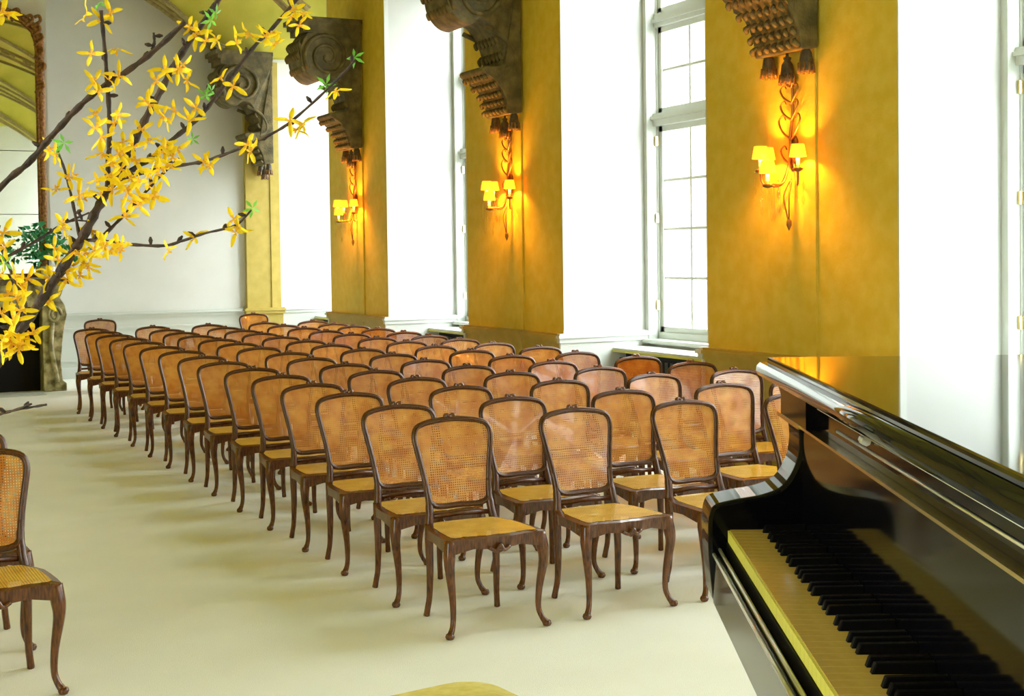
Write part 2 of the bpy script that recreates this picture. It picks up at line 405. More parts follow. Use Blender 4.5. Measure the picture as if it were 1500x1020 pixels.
# ------------------------------------------------------------------ fireplace and mirror on the chimney breast
bm = BM(); box(bm, .40, 2.60, 18.72, Y1, 0, TOP-1.0)
struct(finish('trim_2', bm, M_white, bevel=.01), 'white chimney breast on the end wall', 'chimney breast')
fp = empty('fireplace', 'mottled marble fireplace with black opening at the left of the end wall', 'fireplace', (1.5, 18.45, 0))
bm = BM(); box(bm, -.92, .92, .22, .265, 0, 1.12); finish('firebox', bm, M_opening, fp)  # flat near-black panel filling the fireplace opening
for s in (-1, 1):
    prof = [(.93, 0), (1.22, 0), (1.22, .10), (1.17, .14), (1.15, .40), (1.19, .75), (1.24, 1.0), (1.22, 1.12), (1.16, 1.22), (1.20, 1.34), (1.20, 1.40), (.93, 1.40)]
    bm = BM(); prism(bm, [(s*u, v) for u, v in prof], -.02, .26, lambda u, v, a: (u, a, v)); j = finish('jamb', bm, M_marble, fp, bevel=.012)
    bm = BM()
    P = [(s*(1.08+.09*math.cos(t)*(1-t/14)), -.03, 1.0+.12*math.sin(t)*(1-t/14)) for t in [k*.5 for k in range(24)]]
    tube(bm, P, .02, 6); tube(bm, [(s*1.05, -.03, .9), (s*1.02, -.05, .6), (s*1.07, -.03, .3), (s*1.1, -.03, .12)], .035, 6)
    finish('scroll_carving', bm, M_marble, j, smooth=True)
bm = BM()
prism(bm, [(-.93, 1.40), (.93, 1.40), (.93, 1.12), (.6, 1.10), (.2, 1.14), (0, 1.06), (-.2, 1.14), (-.6, 1.10), (-.93, 1.12)], .0, .26, lambda u, v, a: (u, a, v)); finish('lintel', bm, M_marble, fp, bevel=.01)
bm = BM(); box(bm, -1.28, 1.28, -.07, .26, 1.40, 1.47); finish('mantel_shelf', bm, M_stone2, fp, bevel=.015)
bm = BM(); box(bm, .62, 2.4, 17.95, 18.4, 0, .012)
struct(finish('trim_3', bm, M_trimw, bevel=.004), 'white stone hearth slab in front of the fireplace', 'hearth')
mr = empty('mantel_mirror', 'tall arched mirror in a dark gilded frame above the fireplace', 'mirror', (1.5, 18.66, 0))
out = [(-.98, 1.52), (.98, 1.52), (.98, 4.55), (.93, 4.72), (.80, 4.84), (.55, 4.93), (.25, 5.06), (0, 5.12), (-.25, 5.06), (-.55, 4.93), (-.80, 4.84), (-.93, 4.72), (-.98, 4.55)]
tube_path = [(u, 0, v) for u, v in out]
def clip_poly(z0, z1):
    P = []
    for k in range(len(out)):
        (u0, v0), (u1, v1) = out[k], out[(k+1) % len(out)]
        if z0 <= v0 <= z1: P.append((u0, v0))
        for zz in (z0, z1):
            if (v0-zz)*(v1-zz) < 0: P.append((u0+(u1-u0)*(zz-v0)/(v1-v0), zz))
    c = (sum(p[0] for p in P)/len(P), sum(p[1] for p in P)/len(P))
    return sorted(P, key=lambda p: math.atan2(p[1]-c[1], p[0]-c[0]))
for z0, z1 in ((1.52, 2.315), (2.325, 3.145), (3.155, 5.12)):
    bm = BM(); prism(bm, clip_poly(z0, z1), .02, .032, lambda u, v, a: (u, a, v)); finish('mirror_plate', bm, M_mirror, mr)
bm = BM(); tube(bm, [(u*1.03, 0, 1.52+(v-1.52)*1.01) for u, v in out], .05, 8, closed=True)
tube(bm, [(u*.985, -.02, 1.53+(v-1.52)*.995) for u, v in out], .018, 6, closed=True)
finish('frame', bm, M_gild, mr, smooth=True)
for k, (u, v) in enumerate([(1.0, 4.62), (1.0, 4.45), (.97, 4.74), (.88, 4.86), (.98, 4.86), (.72, 4.93), (1.02, 4.25), (.5, 5.0), (-1.0, 4.6), (-.9, 4.8), (0, 5.2), (.1, 5.18), (1.0, 4.0)]):
    bm = BM(); tube(bm, catmull([(u-.05, -.03, v-.08), (u+.03, -.06, v-.02), (u+.02, -.05, v+.05), (u-.04, -.04, v+.03)], 4), .022, 6); finish('carved_scroll', bm, M_gild, mr, smooth=True)

# plant on the mantel
pl = empty('potted_plant', 'bushy dark green plant standing on the mantel shelf', 'plant', (2.52, 18.44, 1.47))
bm = BM(); lathe(bm, [(.06, 0), (.09, .05), (.10, .16), (.085, .17), (.08, .12)], n=16); finish('pot', bm, M_clay, pl)
bm = BM()
leafm = BM()
for v in [((0, 0, 0), (.02, .03, .005), (.0, .09, 0), (-.02, .03, .005))]: leafm.faces.new([leafm.verts.new(p) for p in v])
me = bpy.data.meshes.new('leaf'); leafm.to_mesh(me); leafm.free(); me.materials.append(M_plant)
tube(bm, [(0, 0, .12), (0, 0, .3)], .01, 5); finish('stem', bm, M_bark, pl)
R2 = random.Random(5)
for k in range(230):
    th = R2.uniform(0, 2*PI); ph = R2.uniform(-.4, 1.4); r = R2.uniform(.08, .46)
    x, y, z = r*math.cos(th)*math.cos(ph)*1.25, r*math.sin(th)*math.cos(ph)*.26-.04, .34+r*math.sin(ph)*.85
    s = R2.uniform(.8, 1.5)
    share('leaf', me, pl, (x, y, z), (R2.uniform(0, 6), R2.uniform(0, 6), R2.uniform(0, 6)), (s, s, s))

# ------------------------------------------------------------------ console brackets
LEAVES = {}
def console(loc, label, mir=1):
    t = empty('wall_bracket', label, 'bracket', loc, 0, 'carved brackets under the vault')
    w = .27
    prof = catmull([(.72, 4.56, 0), (.78, 4.46, 0), (.82, 4.30, 0), (.79, 4.12, 0), (.68, 3.99, 0), (.55, 3.96, 0), (.46, 4.02, 0), (.36, 4.0, 0), (.27, 3.88, 0), (.21, 3.72, 0), (.20, 3.60, 0), (.30, 3.565, 0), (.42, 3.56, 0), (.43, 3.51, 0), (.34, 3.45, 0), (.24, 3.36, 0), (.175, 3.24, 0), (.15, 3.10, 0)], 4)
    poly = [(0, 3.12)] + [(0, 4.58)] + [(p.x, p.y) for p in prof]
    bm = BM(); n = len(poly)
    def wid(v): return w*(1.0 if v > 3.9 else (.88 if v > 3.62 else (1.04 if v > 3.42 else .98)))
    A = [bm.verts.new((-u, -wid(v), v)) for u, v in poly]; B = [bm.verts.new((-u, wid(v), v)) for u, v in poly]
    for k in range(n): bm.faces.new((A[k], A[(k+1) % n], B[(k+1) % n], B[k]))
    bm.faces.new(A[::-1]); bm.faces.new(B); bmesh.ops.recalc_face_normals(bm, faces=bm.faces)
    finish('scroll_body', bm, M_stone, t, bevel=.014)
    bm = BM(); box(bm, -.86, 0, -.31, .31, 4.70, 4.76); box(bm, -.82, 0, -.29, .29, 4.64, 4.70); box(bm, -.78, 0, -.275, .275, 4.56, 4.64)
    finish('cap_slab', bm, M_stone, t, bevel=.012)
    for s in (-1, 1):
        bm = BM()
        P = []
        for k in range(46):
            a = k*.30; r = .29*(1-k/46)**.9+.015
            P.append((-.47-r*math.cos(a-.6), s*(w+.012), 4.27+r*math.sin(a-.6)))
        tube(bm, P, [.030*(1-.5*k/46) for k in range(46)], 6)
        finish('volute', bm, M_stone, t, smooth=True)
        bm = BM(); tube(bm, catmull([(-.40, s*(w*.86+.02), 3.95), (-.20, s*(w*.86+.02), 3.86), (-.10, s*(w*.86+.02), 3.7), (-.12, s*(w*.86+.02), 3.58), (-.28, s*(w*.9+.02), 3.52)], 5), .024, 6)
        tube(bm, catmull([(-.20, s*(w*.86), 3.44), (-.10, s*(w*.86), 3.32), (-.08, s*(w*.80), 3.16)], 5), .02, 6)
        finish('side_leaf', bm, M_stone, t, smooth=True)
    # leaf carving down the front
    for (u, v, L_) in ((.80, 4.42, .12), (.82, 4.28, .12), (.76, 4.12, .12), (.24, 3.84, .10), (.20, 3.68, .10), (.37, 3.47, .07), (.28, 3.39, .06), (.215, 3.31, .06), (.18, 3.23, .06), (.16, 3.15, .06)):
        for q in (-3, -2, -1, 0, 1, 2, 3):
            if (L_, q) in LEAVES: share('carved_leaf', LEAVES[L_, q], t, (-u, q*.07, v)); continue
            bm = BM(); tube(bm, catmull([(0, 0, L_*.5), (-.03, .01*q, 0), (-.005, .015*q, -L_*.5)], 4), [.008, .016, .021, .018, .008], 6)
            LEAVES[L_, q] = finish('carved_leaf', bm, M_stone, t, smooth=True, loc=(-u, q*.07, v)).data
    for q, (y, z) in enumerate(((-.21, 3.03), (.0, 2.97), (.21, 3.04))):
        tb = BM(); x = -.065
        lathe(tb, [(.008, .16), (.012, .12), (.03, .11), (.022, .09), (.04, .06), (.052, -.02), (.058, -.07), (.05, -.075), (0.0, -.07)], (x, y, z), 12)
        ts = finish('tassel', tb, M_stone2, t)
        tb = BM()
        for k in range(10):
            a = 2*PI*k/10; tube(tb, [(x+.05*math.cos(a), y+.05*math.sin(a), z-.01), (x+.058*math.cos(a), y+.058*math.sin(a), z-.085)], .008, 4)
        finish('fringe', tb, M_gild, ts)
    return t
names = ['nearest, above the wall lamp beside the piano', 'second along, above the middle wall lamp', 'third along, above the farthest wall lamp', 'in the far corner by the end wall']
for c, nm in zip([VY[2], VY[3], VY[4]], names): console((RX-.02, c-.05, 0), 'carved scroll bracket with tassels, ' + nm)
console((RX-.27, 19.88, 0), 'carved scroll bracket ' + names[3])

# ------------------------------------------------------------------ wall lamps
def sconce(loc, label):
    t = empty('wall_lamp', label, 'lamp', loc, 0, 'crystal wall lamps on the piers')
    def cp(pts, n=5): return catmull(pts, n)
    bm = BM()
    tube(bm, cp([(-.02, 0, -.10), (-.035, .01, .1), (-.02, 0, .30), (-.03, -.01, .52)]), .012, 6)
    prism(bm, [(.05*math.cos(2*PI*k/14), .13*math.sin(2*PI*k/14)) for k in range(14)], 0, -.02, lambda u, v, a: (a, u, v))
    finish('backplate', bm, M_gildl, t, smooth=True)
    for s in (-1, 1):
        for k, (z, w_, h) in enumerate(((.10, .12, .18), (.24, .10, .14), (.36, .10, .13), (.47, .06, .09), (-.08, .10, .14))):
            bm = BM(); tube(bm, cp([(-.03, 0, z), (-.05, s*w_*.6, z+h*.3), (-.05, s*w_, z+h*.75), (-.04, s*w_*.7, z+h), (-.04, s*w_*.45, z+h*.8)]), [.009, .008, .006, .005], 5)
            finish('leaf_scroll', bm, M_gildl, t, smooth=True)
    arms = [(-.10, -.155, -.03), (-.23, .10, -.03), (-.12, .17, -.03), (-.26, -.02, -.14)]
    for k, (x, y, z) in enumerate(arms):
        bm = BM(); tube(bm, cp([(-.03, 0, .02), (x*.4, y*.4, -.20), (x*.9, y*.9, -.22), (x, y, z-.10)], 6), .008, 6)
        lathe(bm, [(.008, -.11), (.035, -.10), (.04, -.085), (.015, -.075), (.014, -.06)], (x, y, z), 10)
        a = finish('arm', bm, M_gildl, t)
        bm = BM(); lathe(bm, [(.013, -.06), (.013, -.012)], (x, y, z), 10); finish('candle_sleeve', bm, M_candle, a)
        if k < 3 or True:
            bm = BM()
            r0, r1, zb, zt = .062, .045, -.005, .085
            lathe(bm, [(r0, zb), (r1, zt), (r1-.004, zt), (r0-.004, zb), (r0, zb)], (x, y, z), 20, cap=False); finish('lamp_shade', bm, M_shade, a, smooth=True)
    R3 = random.Random(int(loc[1]*10))
    for k in range(22):
        bm = BM()
        if k < 12: a = arms[k % 4]; x, y, z0 = a[0]+.045*math.cos(k*2.2), a[1]+.045*math.sin(k*2.2), a[2]-.10
        else: x, y, z0 = -.05-.12*R3.random(), R3.uniform(-.14, .14), -.18
        ln = R3.uniform(.05, .20)
        tube(bm, [(x, y, z0), (x, y, z0-ln)], .0025, 4)
        lathe(bm, [(.001, .0), (.012, -.02), (.014, -.04), (.001, -.075)], (x, y, z0-ln), 6)
        finish('crystal_drop', bm, M_crystal, t)
    bm = BM()
    for s in (-1, 1): tube(bm, cp([(-.04, 0, -.18), (-.08, s*.03, -.30), (-.07, s*.015, -.42), (-.06, 0, -.5)]), .006, 5)
    lathe(bm, [(.002, 0), (.018, -.02), (.02, -.05), (.002, -.09)], (-.06, 0, -.46), 8)
    finish('pendant', bm, M_gildl, t, smooth=True)
    for (x, y, z) in ((-.10, -.155, .006), (-.23, .10, .006), (-.12, .17, .006), (-.26, -.02, -.104)):
        l = bpy.data.lights.new('lamp_bulb', 'POINT'); l.energy = 5.5; l.color = (1, .37, .04); l.shadow_soft_size = .018
        o = bpy.data.objects.new('lamp_bulb', l); COL.objects.link(o); o.parent = t; o.location = (x, y, z)
for c, nm in zip([VY[2], VY[3], VY[4]], ('nearest the piano', 'on the middle pier', 'on the farthest pier')):
    sconce((RX-.02, c-.05, 2.40), 'lit crystal wall lamp with small yellow shades ' + nm)

# ------------------------------------------------------------------ chair
def make_chair():
    t = empty('cane_chair', 'x', 'chair')
    # --- seat frame
    half = [(0, -.045), (.06, -.05), (.12, -.035), (.18, -.028), (.225, -.035), (.245, -.015), (.243, .06), (.236, .16), (.225, .26), (.195, .34), (.175, .385), (.10, .395), (0, .398)]
    outl = half + [(-x, y) for x, y in half[-2:0:-1]]
    bm = BM(); n = len(outl); T, Bt, Ti = [], [], []
    for (x, y) in outl:
        dz = .372
        if y < 0: dz = .372+.020*math.sin(min(1, abs(x)/.2)*PI)-(.010 if abs(x) < .02 else 0)
        elif abs(x) > .18: dz = .372+.022*math.sin(max(0, min(1, y/.36))*PI)
        T.append(bm.verts.new((x, y, .438))); Bt.append(bm.verts.new((x*.985, y+(.004 if y < .1 else -.004), dz)))
        Ti.append(bm.verts.new((x*.86, .17+(y-.17)*.86, .444)))
    Bi = [bm.verts.new((x*.86, .17+(y-.17)*.86, .40)) for x, y in outl]
    for k in range(n):
        j = (k+1) % n
        for a, b in ((Bt, T), (T, Ti), (Ti, Bi), (Bi, Bt)): bm.faces.new((a[k], a[j], b[j], b[k]))
    sf = finish('seat_frame', bm, M_woodl, t, bevel=.004)
    bm = BM()
    tube(bm, catmull([(-.05, -.05, .392), (-.02, -.058, .38), (0, -.06, .405), (.02, -.058, .38), (.05, -.05, .392)], 4), .0085, 6)
    lathe(bm, [(.001, -.012), (.013, -.004), (.013, .004), (.001, .012)], (0, -.055, .392), 8)
    finish('apron_carving', bm, M_woodl, sf, smooth=True)
    # --- cane seat
    bm = BM(); vs = [bm.verts.new((x*.87, .17+(y-.17)*.87, .4455)) for x, y in outl]; c = bm.verts.new((0, .17, .4405))
    for k in range(n): bm.faces.new((vs[k], vs[(k+1) % n], c)).smooth = True
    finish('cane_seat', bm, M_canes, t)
    # --- legs
    def leg(s, front):
        bm = BM()
        if front:
            P = [(.222*s, -.005, .43), (.232*s, -.018, .36), (.232*s, -.022, .30), (.216*s, -.010, .18), (.212*s, -.006, .09), (.222*s, -.018, .045), (.238*s, -.030, .018)]
            R = [.030, .029, .023, .0165, .0135, .0135, .0165]
        else:
            P = [(.170*s, .375, .44), (.172*s, .368, .34), (.172*s, .362, .22), (.174*s, .368, .10), (.180*s, .378, .04), (.184*s, .385, .004)]
            R = [.022, .021, .018, .015, .015, .016]
        C_ = catmull([Vector(p) for p in P], 4)
        RR = [R[min(i//4, len(R)-1)]*(1-(i % 4)/4)+R[min(i//4+1, len(R)-1)]*((i % 4)/4) for i in range(len(C_))]
        tube(bm, C_, RR, 8)
        if front:
            lathe(bm, [(.003, 0), (.017, .003), (.022, .014), (.017, .026), (.003, .03)], (.241*s, -.034, 0), 10)
        return finish('leg', bm, M_woodl, t, smooth=True)
    for s in (-1, 1): leg(s, True); leg(s, False)
    # --- back
    def bp(x, z):                          # the leaning, slightly hollow plane of the back
        return Vector((x, .385+(z-.44)*.255-.35*x*x, z))
    hb = [(0, .512), (.07, .510), (.12, .515), (.150, .535), (.160, .58), (.168, .65), (.182, .73), (.195, .80), (.198, .845), (.182, .880), (.14, .897), (.08, .906), (0, .911)]
    loop = hb + [(-x, z) for x, z in hb[-2:0:-1]]
    L3 = catmull([bp(x, z) for x, z in loop], 3, closed=True)
    bm = BM(); tube(bm, L3, .0145, 8, closed=True, ref=(0, 1, 0), flat=.8)
    tube(bm, [p+Vector((0, -.015, 0)) for p in L3], .0055, 5, closed=True)
    for s in (-1, 1):
        tube(bm, catmull([Vector((.170*s, .375, .42)), bp(.160*s, .48), bp(.157*s, .55), bp(.163*s, .62)], 4), [.021, .02, .017, .015], 8)
    fr = finish('backrest_frame', bm, M_wood, t, smooth=True)
    bm = BM()
    for s in (-1, 1): tube(bm, catmull([bp(.005*s, .928)+Vector((0, 0, 0)), bp(.022*s, .930), bp(.03*s, .914), bp(.07*s, .912)], 4), [.009, .010, .008, .005], 6)
    lathe(bm, [(.001, -.012), (.011, -.004), (.011, .006), (.001, .014)], tuple(bp(0, .921)), 8)
    finish('crest_carving', bm, M_woodl, fr, smooth=True)
    bm = BM(); tube(bm, [bp(-.155, .468), bp(0, .474), bp(.155, .468)], .013, 6, ref=(0, 1, 0), flat=.7); finish('back_rail', bm, M_wood, t, smooth=True)
    # cane panel
    bm = BM(); rings = []
    cz = .715
    for q in range(5):
        k = 1-q*.24
        rings.append([bm.verts.new(bp(x*k, cz+(z-cz)*k)+Vector((0, -.002-.012*(1-k*k), 0))) for x, z in [(p.x, p.z) for p in L3[::2]]])
    c = bm.verts.new(bp(0, cz)+Vector((0, -.014, 0)))
    m_ = len(rings[0])
    for q in range(4):
        for k in range(m_): bm.faces.new((rings[q][k], rings[q][(k+1) % m_], rings[q+1][(k+1) % m_], rings[q+1][k])).smooth = True
    for k in range(m_): bm.faces.new((rings[4][k], rings[4][(k+1) % m_], c)).smooth = True
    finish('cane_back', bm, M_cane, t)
    return t
chair0 = make_chair(); used = []
def dup(root):
    r = root.copy(); COL.objects.link(r)
    for ch in list(root.children):
        c = ch.copy(); COL.objects.link(c); c.parent = r
        for g in ch.children:
            d = g.copy(); COL.objects.link(d); d.parent = c
    return r
def place_chair(x, y, rz, label, group):
    o = chair0 if not used else dup(chair0); used.append(1)
    o.location = (x, y, 0); o.rotation_euler = (0, 0, rz); o['label'] = label
    if group: o['group'] = group
    elif 'group' in o: del o['group']
    return o
ORD = ['front', 'second', 'third', 'fourth', 'fifth', 'sixth', 'seventh', 'eighth', 'ninth', 'tenth', 'eleventh', 'twelfth', 'thirteenth', 'fourteenth', 'fifteenth']
SEAT = ['aisle seat', 'second seat in from the aisle', 'third seat in from the aisle', 'fourth seat in from the aisle', 'seat next to the windows']
ROWY = [5.46, 6.10, 6.85, 7.52, 8.21, 8.90, 9.62, 10.31, 11.07, 11.78, 12.54, 13.31, 14.04, 14.77, 15.55]
FILEX = [2.646, 3.34, 4.0, 4.71, 5.34]
F5 = {1: 5.24, 2: 5.33, 3: 5.43, 4: 5.44, 5: 5.31, 6: 5.34, 7: 5.27, 8: 5.24, 9: 5.24}
R4 = random.Random(11)
for r, y in enumerate(ROWY):
    for f, x in enumerate(FILEX):
        if r == 0 and f == 4: continue
        if f == 4: x = F5.get(r, 5.30)
        dx, dy, rz = R4.uniform(-.012, .012), R4.uniform(-.02, .02), R4.uniform(-.03, .03)
        if r == 0 or f == 0: dx *= .3; dy *= .3
        if r == 0 and f == 0: rz = -.02
        place_chair(x+dx, y+dy, rz, 'cane-backed carved chair, %s row from the piano, %s' % (ORD[r], SEAT[f]), 'rows of cane chairs right of the aisle')
place_chair(.53, 5.52, .03, 'cane-backed chair left of the aisle, nearest, cut by the frame', 'cane chairs left of the aisle')
place_chair(.50, 6.22, .0, 'cane-backed chair left of the aisle, just behind the nearest one', 'cane chairs left of the aisle')
place_chair(3.16, 17.95, .0, 'lone cane chair behind the last row, near the fireplace', 'single chairs by the end wall')
place_chair(5.30, 18.25, -.05, 'lone cane chair behind the last row, near the far corner pilaster', 'single chairs by the end wall')

# ------------------------------------------------------------------ podium and piano
YK = .4946
def loc_kn(n, k, z=0): return Vector((k*math.sin(YK)+n*math.cos(YK), k*math.cos(YK)-n*math.sin(YK), z))
pod = empty('podium', 'low carpeted stage under the piano', 'stage', (0, 0, 0), -YK)
bm = BM(); box(bm, -1.35, 2.3, -.8, 2.62, 0, .47); finish('base', bm, M_white, pod)
bm = BM(); box(bm, -1.4, 2.35, -.85, 2.67, .47, .50); finish('top', bm, M_carpet, pod, bevel=.006)

pn = empty('grand_piano', 'black lacquered grand piano with closed lid and open keyboard', 'piano', (0, 0, 0), -YK)
# local x = away from the player, local y = along the keyboard towards the bass end
KZ = 1.245
rim = [(.44, .90), (1.15, .90), (1.35, .97), (1.50, 1.15), (1.66, 1.45), (1.86, 1.66), (2.02, 1.86), (2.04, 2.08), (1.92, 2.25), (1.70, 2.31), (.44, 2.31)]
bm = BM(); prism(bm, rim, 1.17, 1.472, lambda u, v, a: (u, v, a)); finish('case', bm, M_black, pn, bevel=.006)
bm = BM(); prism(bm, [(.30, .90), (.44, .90), (.44, 2.31), (.30, 2.31)], 1.125, 1.20, lambda u, v, a: (u, v, a)); finish('keybed', bm, M_black, pn, bevel=.004)
lid = [(.372, .86), (1.17, .86), (1.38, .935), (1.53, 1.12), (1.69, 1.43), (1.89, 1.63), (2.05, 1.84), (2.075, 2.09), (1.95, 2.285), (1.72, 2.345), (.372, 2.345)]
bm = BM(); prism(bm, lid, 1.478, 1.518, lambda u, v, a: (u, v, a)); lo = finish('lid', bm, M_black, pn, bevel=.007, seg=3)
bm = BM(); tube(bm, [(.366, .87, 1.498), (.366, 2.335, 1.498)], .0135, 10); finish('lid_moulding', bm, M_black, lo, smooth=True)
bm = BM(); tube(bm, [(.374, 1.9, 1.4795), (.374, .9, 1.4795)], .0022, 6); finish('lid_edge_highlight', bm, M_steel, lo)  # bright metal line standing in for the highlight along the lid's lower edge
for yy in (1.02, 1.60, 2.12):
    bm = BM(); box(bm, .44, .47, yy-.03, yy+.03, 1.516, 1.5205); pass; bm.free()
bm = BM(); box(bm, .392, .43, .955, 2.235, 1.425, 1.478); fa = finish('fascia', bm, M_fall, pn, bevel=.003)
bm = BM(); tube(bm, [(.3915, .96, 1.452), (.3915, 1.86, 1.452)], .0022, 6); finish('fascia_bead', bm, M_steel, fa)
bm = BM(); tube(bm, [(.385, 1.66, 1.466), (.385, 1.68, 1.466)], .006, 8); finish('lid_buffer', bm, M_steel, lo)
# arms
armp = catmull([(.262, 1.125, 0), (.256, 1.19, 0), (.255, 1.245, 0), (.258, 1.272, 0), (.268, 1.286, 0), (.30, 1.294, 0), (.345, 1.302, 0), (.378, 1.317, 0), (.399, 1.352, 0), (.405, 1.392, 0), (.398, 1.432, 0), (.385, 1.478, 0)], 4)
for y0, y1 in ((2.214, 2.318), (.892, .976)):
    bm = BM(); prism(bm, [(.46, 1.125)] + [(p.x, p.y) for p in armp] + [(.46, 1.478)], y0, y1, lambda u, v, a: (u, a, v)); finish('arm', bm, M_fall, pn, bevel=.007, seg=3)
bm = BM(); box(bm, .375, .40, 2.0, 2.216, 1.436, 1.478); finish('cheek_block', bm, M_fall, pn, bevel=.003)
# fallboard
fbp = [(.409, 1.236), (.409, 1.415), (.404, 1.426), (.392, 1.431), (.392, 1.436), (.425, 1.436), (.425, 1.236)]
bm = BM(); prism(bm, fbp, .977, 2.213, lambda u, v, a: (u, a, v)); fb = finish('fallboard', bm, M_fall, pn)
bm = BM(); box(bm, .377, .395, .977, 2.235, 1.4305, 1.4345); box(bm, .374, .386, 2.06, 2.25, 1.429, 1.436); finish('brass_strip', bm, M_brass, fb)
# key slip with beads
bm = BM(); box(bm, .262, .282, .95, 2.25, 1.128, 1.205); ks = finish('key_slip', bm, M_black, pn, bevel=.004, seg=3)
bm = BM(); tube(bm, [(.2635, .95, 1.204), (.2635, 2.25, 1.204)], .003, 6); tube(bm, [(.273, .95, 1.212), (.273, 2.25, 1.212)], .003, 6); finish('slip_bead', bm, M_steel, ks)
bm = BM(); box(bm, .266, .30, .95, 2.25, 1.115, 1.128); finish('bottom_moulding', bm, M_black, ks)
# keys
NW, KW = 52, 1.236/52
bm = BM(); box(bm, .290, .409, .0006, KW-.0006, KZ-.018, KZ); box(bm, .2865, .291, .0006, KW-.0006, KZ-.02, KZ-.0015, 1)
wk = finish('white_key', bm, [M_ivory, M_felt], pn); me = wk.data; wk.location.y = .977
for k in range(1, NW): share('white_key', me, pn, (0, .977+k*KW, 0))
bm = BM(); prism(bm, [(.338, KZ-.005), (.344, KZ+.0115), (.409, KZ+.0125), (.409, KZ-.005)], -.0055, .0055, lambda u, v, a: (u, a, v)); me = None
pos = []
# local y grows towards the bass: walk keys from the bass end (A) upward
pat = {0: 1, 1: 0, 2: 1, 3: 1, 4: 0, 5: 1, 6: 1}    # A-B gap, B-C none, C-D, D-E, E-F none, F-G, G-A
for k in range(NW-1):
    if pat[k % 7]: pos.append(2.213-(k+1)*KW)
bk = finish('black_key', bm, M_blacks, pn, bevel=.0015); bk.location.y = pos[0]
for y in pos[1:]: share('black_key', bk.data, pn, (0, y, 0))
bm = BM(); box(bm, .284, .41, .977, 2.213, 1.20, KZ-.021); finish('key_frame', bm, M_blacks, pn)
for (x, y) in ((.52, 1.02), (.52, 2.2), (1.7, 2.0)):
    bm = BM(); tube(bm, [(x, y, 1.17), (x, y, 1.05), (x, y, .62), (x, y, .57)], [.075, .065, .045, .04], 8); lg = finish('leg', bm, M_black, pn)
    bm = BM(); lathe(bm, [(.02, .08), (.035, .06), (.035, .02), (.02, .0)], (x, y, .50), 12); finish('caster', bm, M_brass, lg)
bm = BM(); box(bm, .62, .66, 1.52, 1.70, .66, 1.17); box(bm, .58, .74, 1.46, 1.76, .56, .66); box(bm, .60, .70, 1.55, 1.67, .50, .56)
ly = finish('pedal_lyre', bm, M_black, pn, bevel=.004)
for k in range(3):
    bm = BM(); box(bm, .46, .60, 1.53+k*.07, 1.56+k*.07, .585, .60); finish('pedal', bm, M_brass, ly, bevel=.003)

# bench
bc = empty('piano_bench', 'yellow upholstered piano bench top at the bottom edge of the picture', 'bench', (.80, 1.885, .502), .12)
def rrect(hx, hy, r, n=6):
    return [(sx*(hx-r)+r*math.cos(a), sy*(hy-r)+r*math.sin(a)) for sx, sy, a0 in ((1, 1, 0), (-1, 1, PI/2), (-1, -1, PI), (1, -1, 3*PI/2)) for a in [a0+PI/2*k/n for k in range(n+1)]]
bm = BM(); lv = []
for z, d in ((.36, .01), (.375, 0), (.43, 0), (.455, .012), (.47, .035), (.478, .08), (.481, .14)):
    lv.append([bm.verts.new((x, y, z)) for x, y in rrect(.24-d, .225-d, max(.08-d*.4, .01))])
for a, b in zip(lv, lv[1:]):
    for k in range(len(a)): bm.faces.new((a[k], a[(k+1) % len(a)], b[(k+1) % len(a)], b[k]))
bm.faces.new(lv[0][::-1]); bm.faces.new(lv[-1])
finish('cushion', bm, M_cush, bc, smooth=True)
bm = BM(); box(bm, -.19, .19, -.21, .21, .29, .36); finish('bench_frame', bm, M_black, bc, bevel=.004)
for sx_ in (-1, 1):
    for sy_ in (-1, 1):
        bm = BM(); tube(bm, [(sx_*.16, sy_*.18, .30), (sx_*.165, sy_*.185, 0)], [.022, .016], 8); finish('leg', bm, M_black, bc)

# ------------------------------------------------------------------ forsythia in a vase beside the camera
D0 = 1.4
vb = at(-205, 790, D0)
zp = .50
ped = empty('flower_pedestal', 'white pedestal beside the piano stage left of the picture', 'pedestal', (vb.x, vb.y, zp))
hz = vb.z-.30-zp
bm = BM(); box(bm, -.12, .12, -.12, .12, hz-.03, hz); finish('top', bm, M_trimw, ped, bevel=.004)
bm = BM(); box(bm, -.085, .085, -.085, .085, 0, hz-.03); finish('column', bm, M_trimw, ped, bevel=.004)
bm = BM(); lathe(bm, [(.05, 0), (.075, .04), (.085, .12), (.06, .22), (.04, .27), (.05, .30), (.045, .30), (.035, .27), (.05, .2), (.05, .02), (0, .02)], n=24)
vo = finish('vase', bm, M_clay, None, smooth=True, loc=(vb.x, vb.y, vb.z-.30)); tag(vo, 'pale glazed vase holding the forsythia branches', 'vase')
# stems as (pixel x, pixel y, half width in px, depth offset)
base = (-205, 800)
def path(pts, dz0=0, dz1=0):
    n = len(pts); return [at(x, y, D0+dz0+(dz1-dz0)*i/(n-1)) for i, (x, y) in enumerate(pts)]
def stem(name, pts, w0, w1, parent=None, dz0=0, dz1=0, buds=5):
    bm = BM(); P = catmull(path(pts, dz0, dz1), 5); n = len(P)
    R = [(w0+(w1-w0)*i/n)/F*D0*(1+.18*math.sin(i*1.9)) for i in range(n)]
    tube(bm, P, R, 7)
    rr = random.Random(len(pts)*7+int(w0*10))
    for i in range(3, n-2, buds):                     # buds at the nodes
        d = Vector((rr.uniform(-1, 1), rr.uniform(-.5, .5), rr.uniform(.0, 1))).normalized()
        tube(bm, [P[i], P[i]+d*(R[i]+.004), P[i]+d*(R[i]+.008)], [R[i]*.6, .0025, .001], 5)
    return finish(name, bm, M_bark, parent, smooth=True)
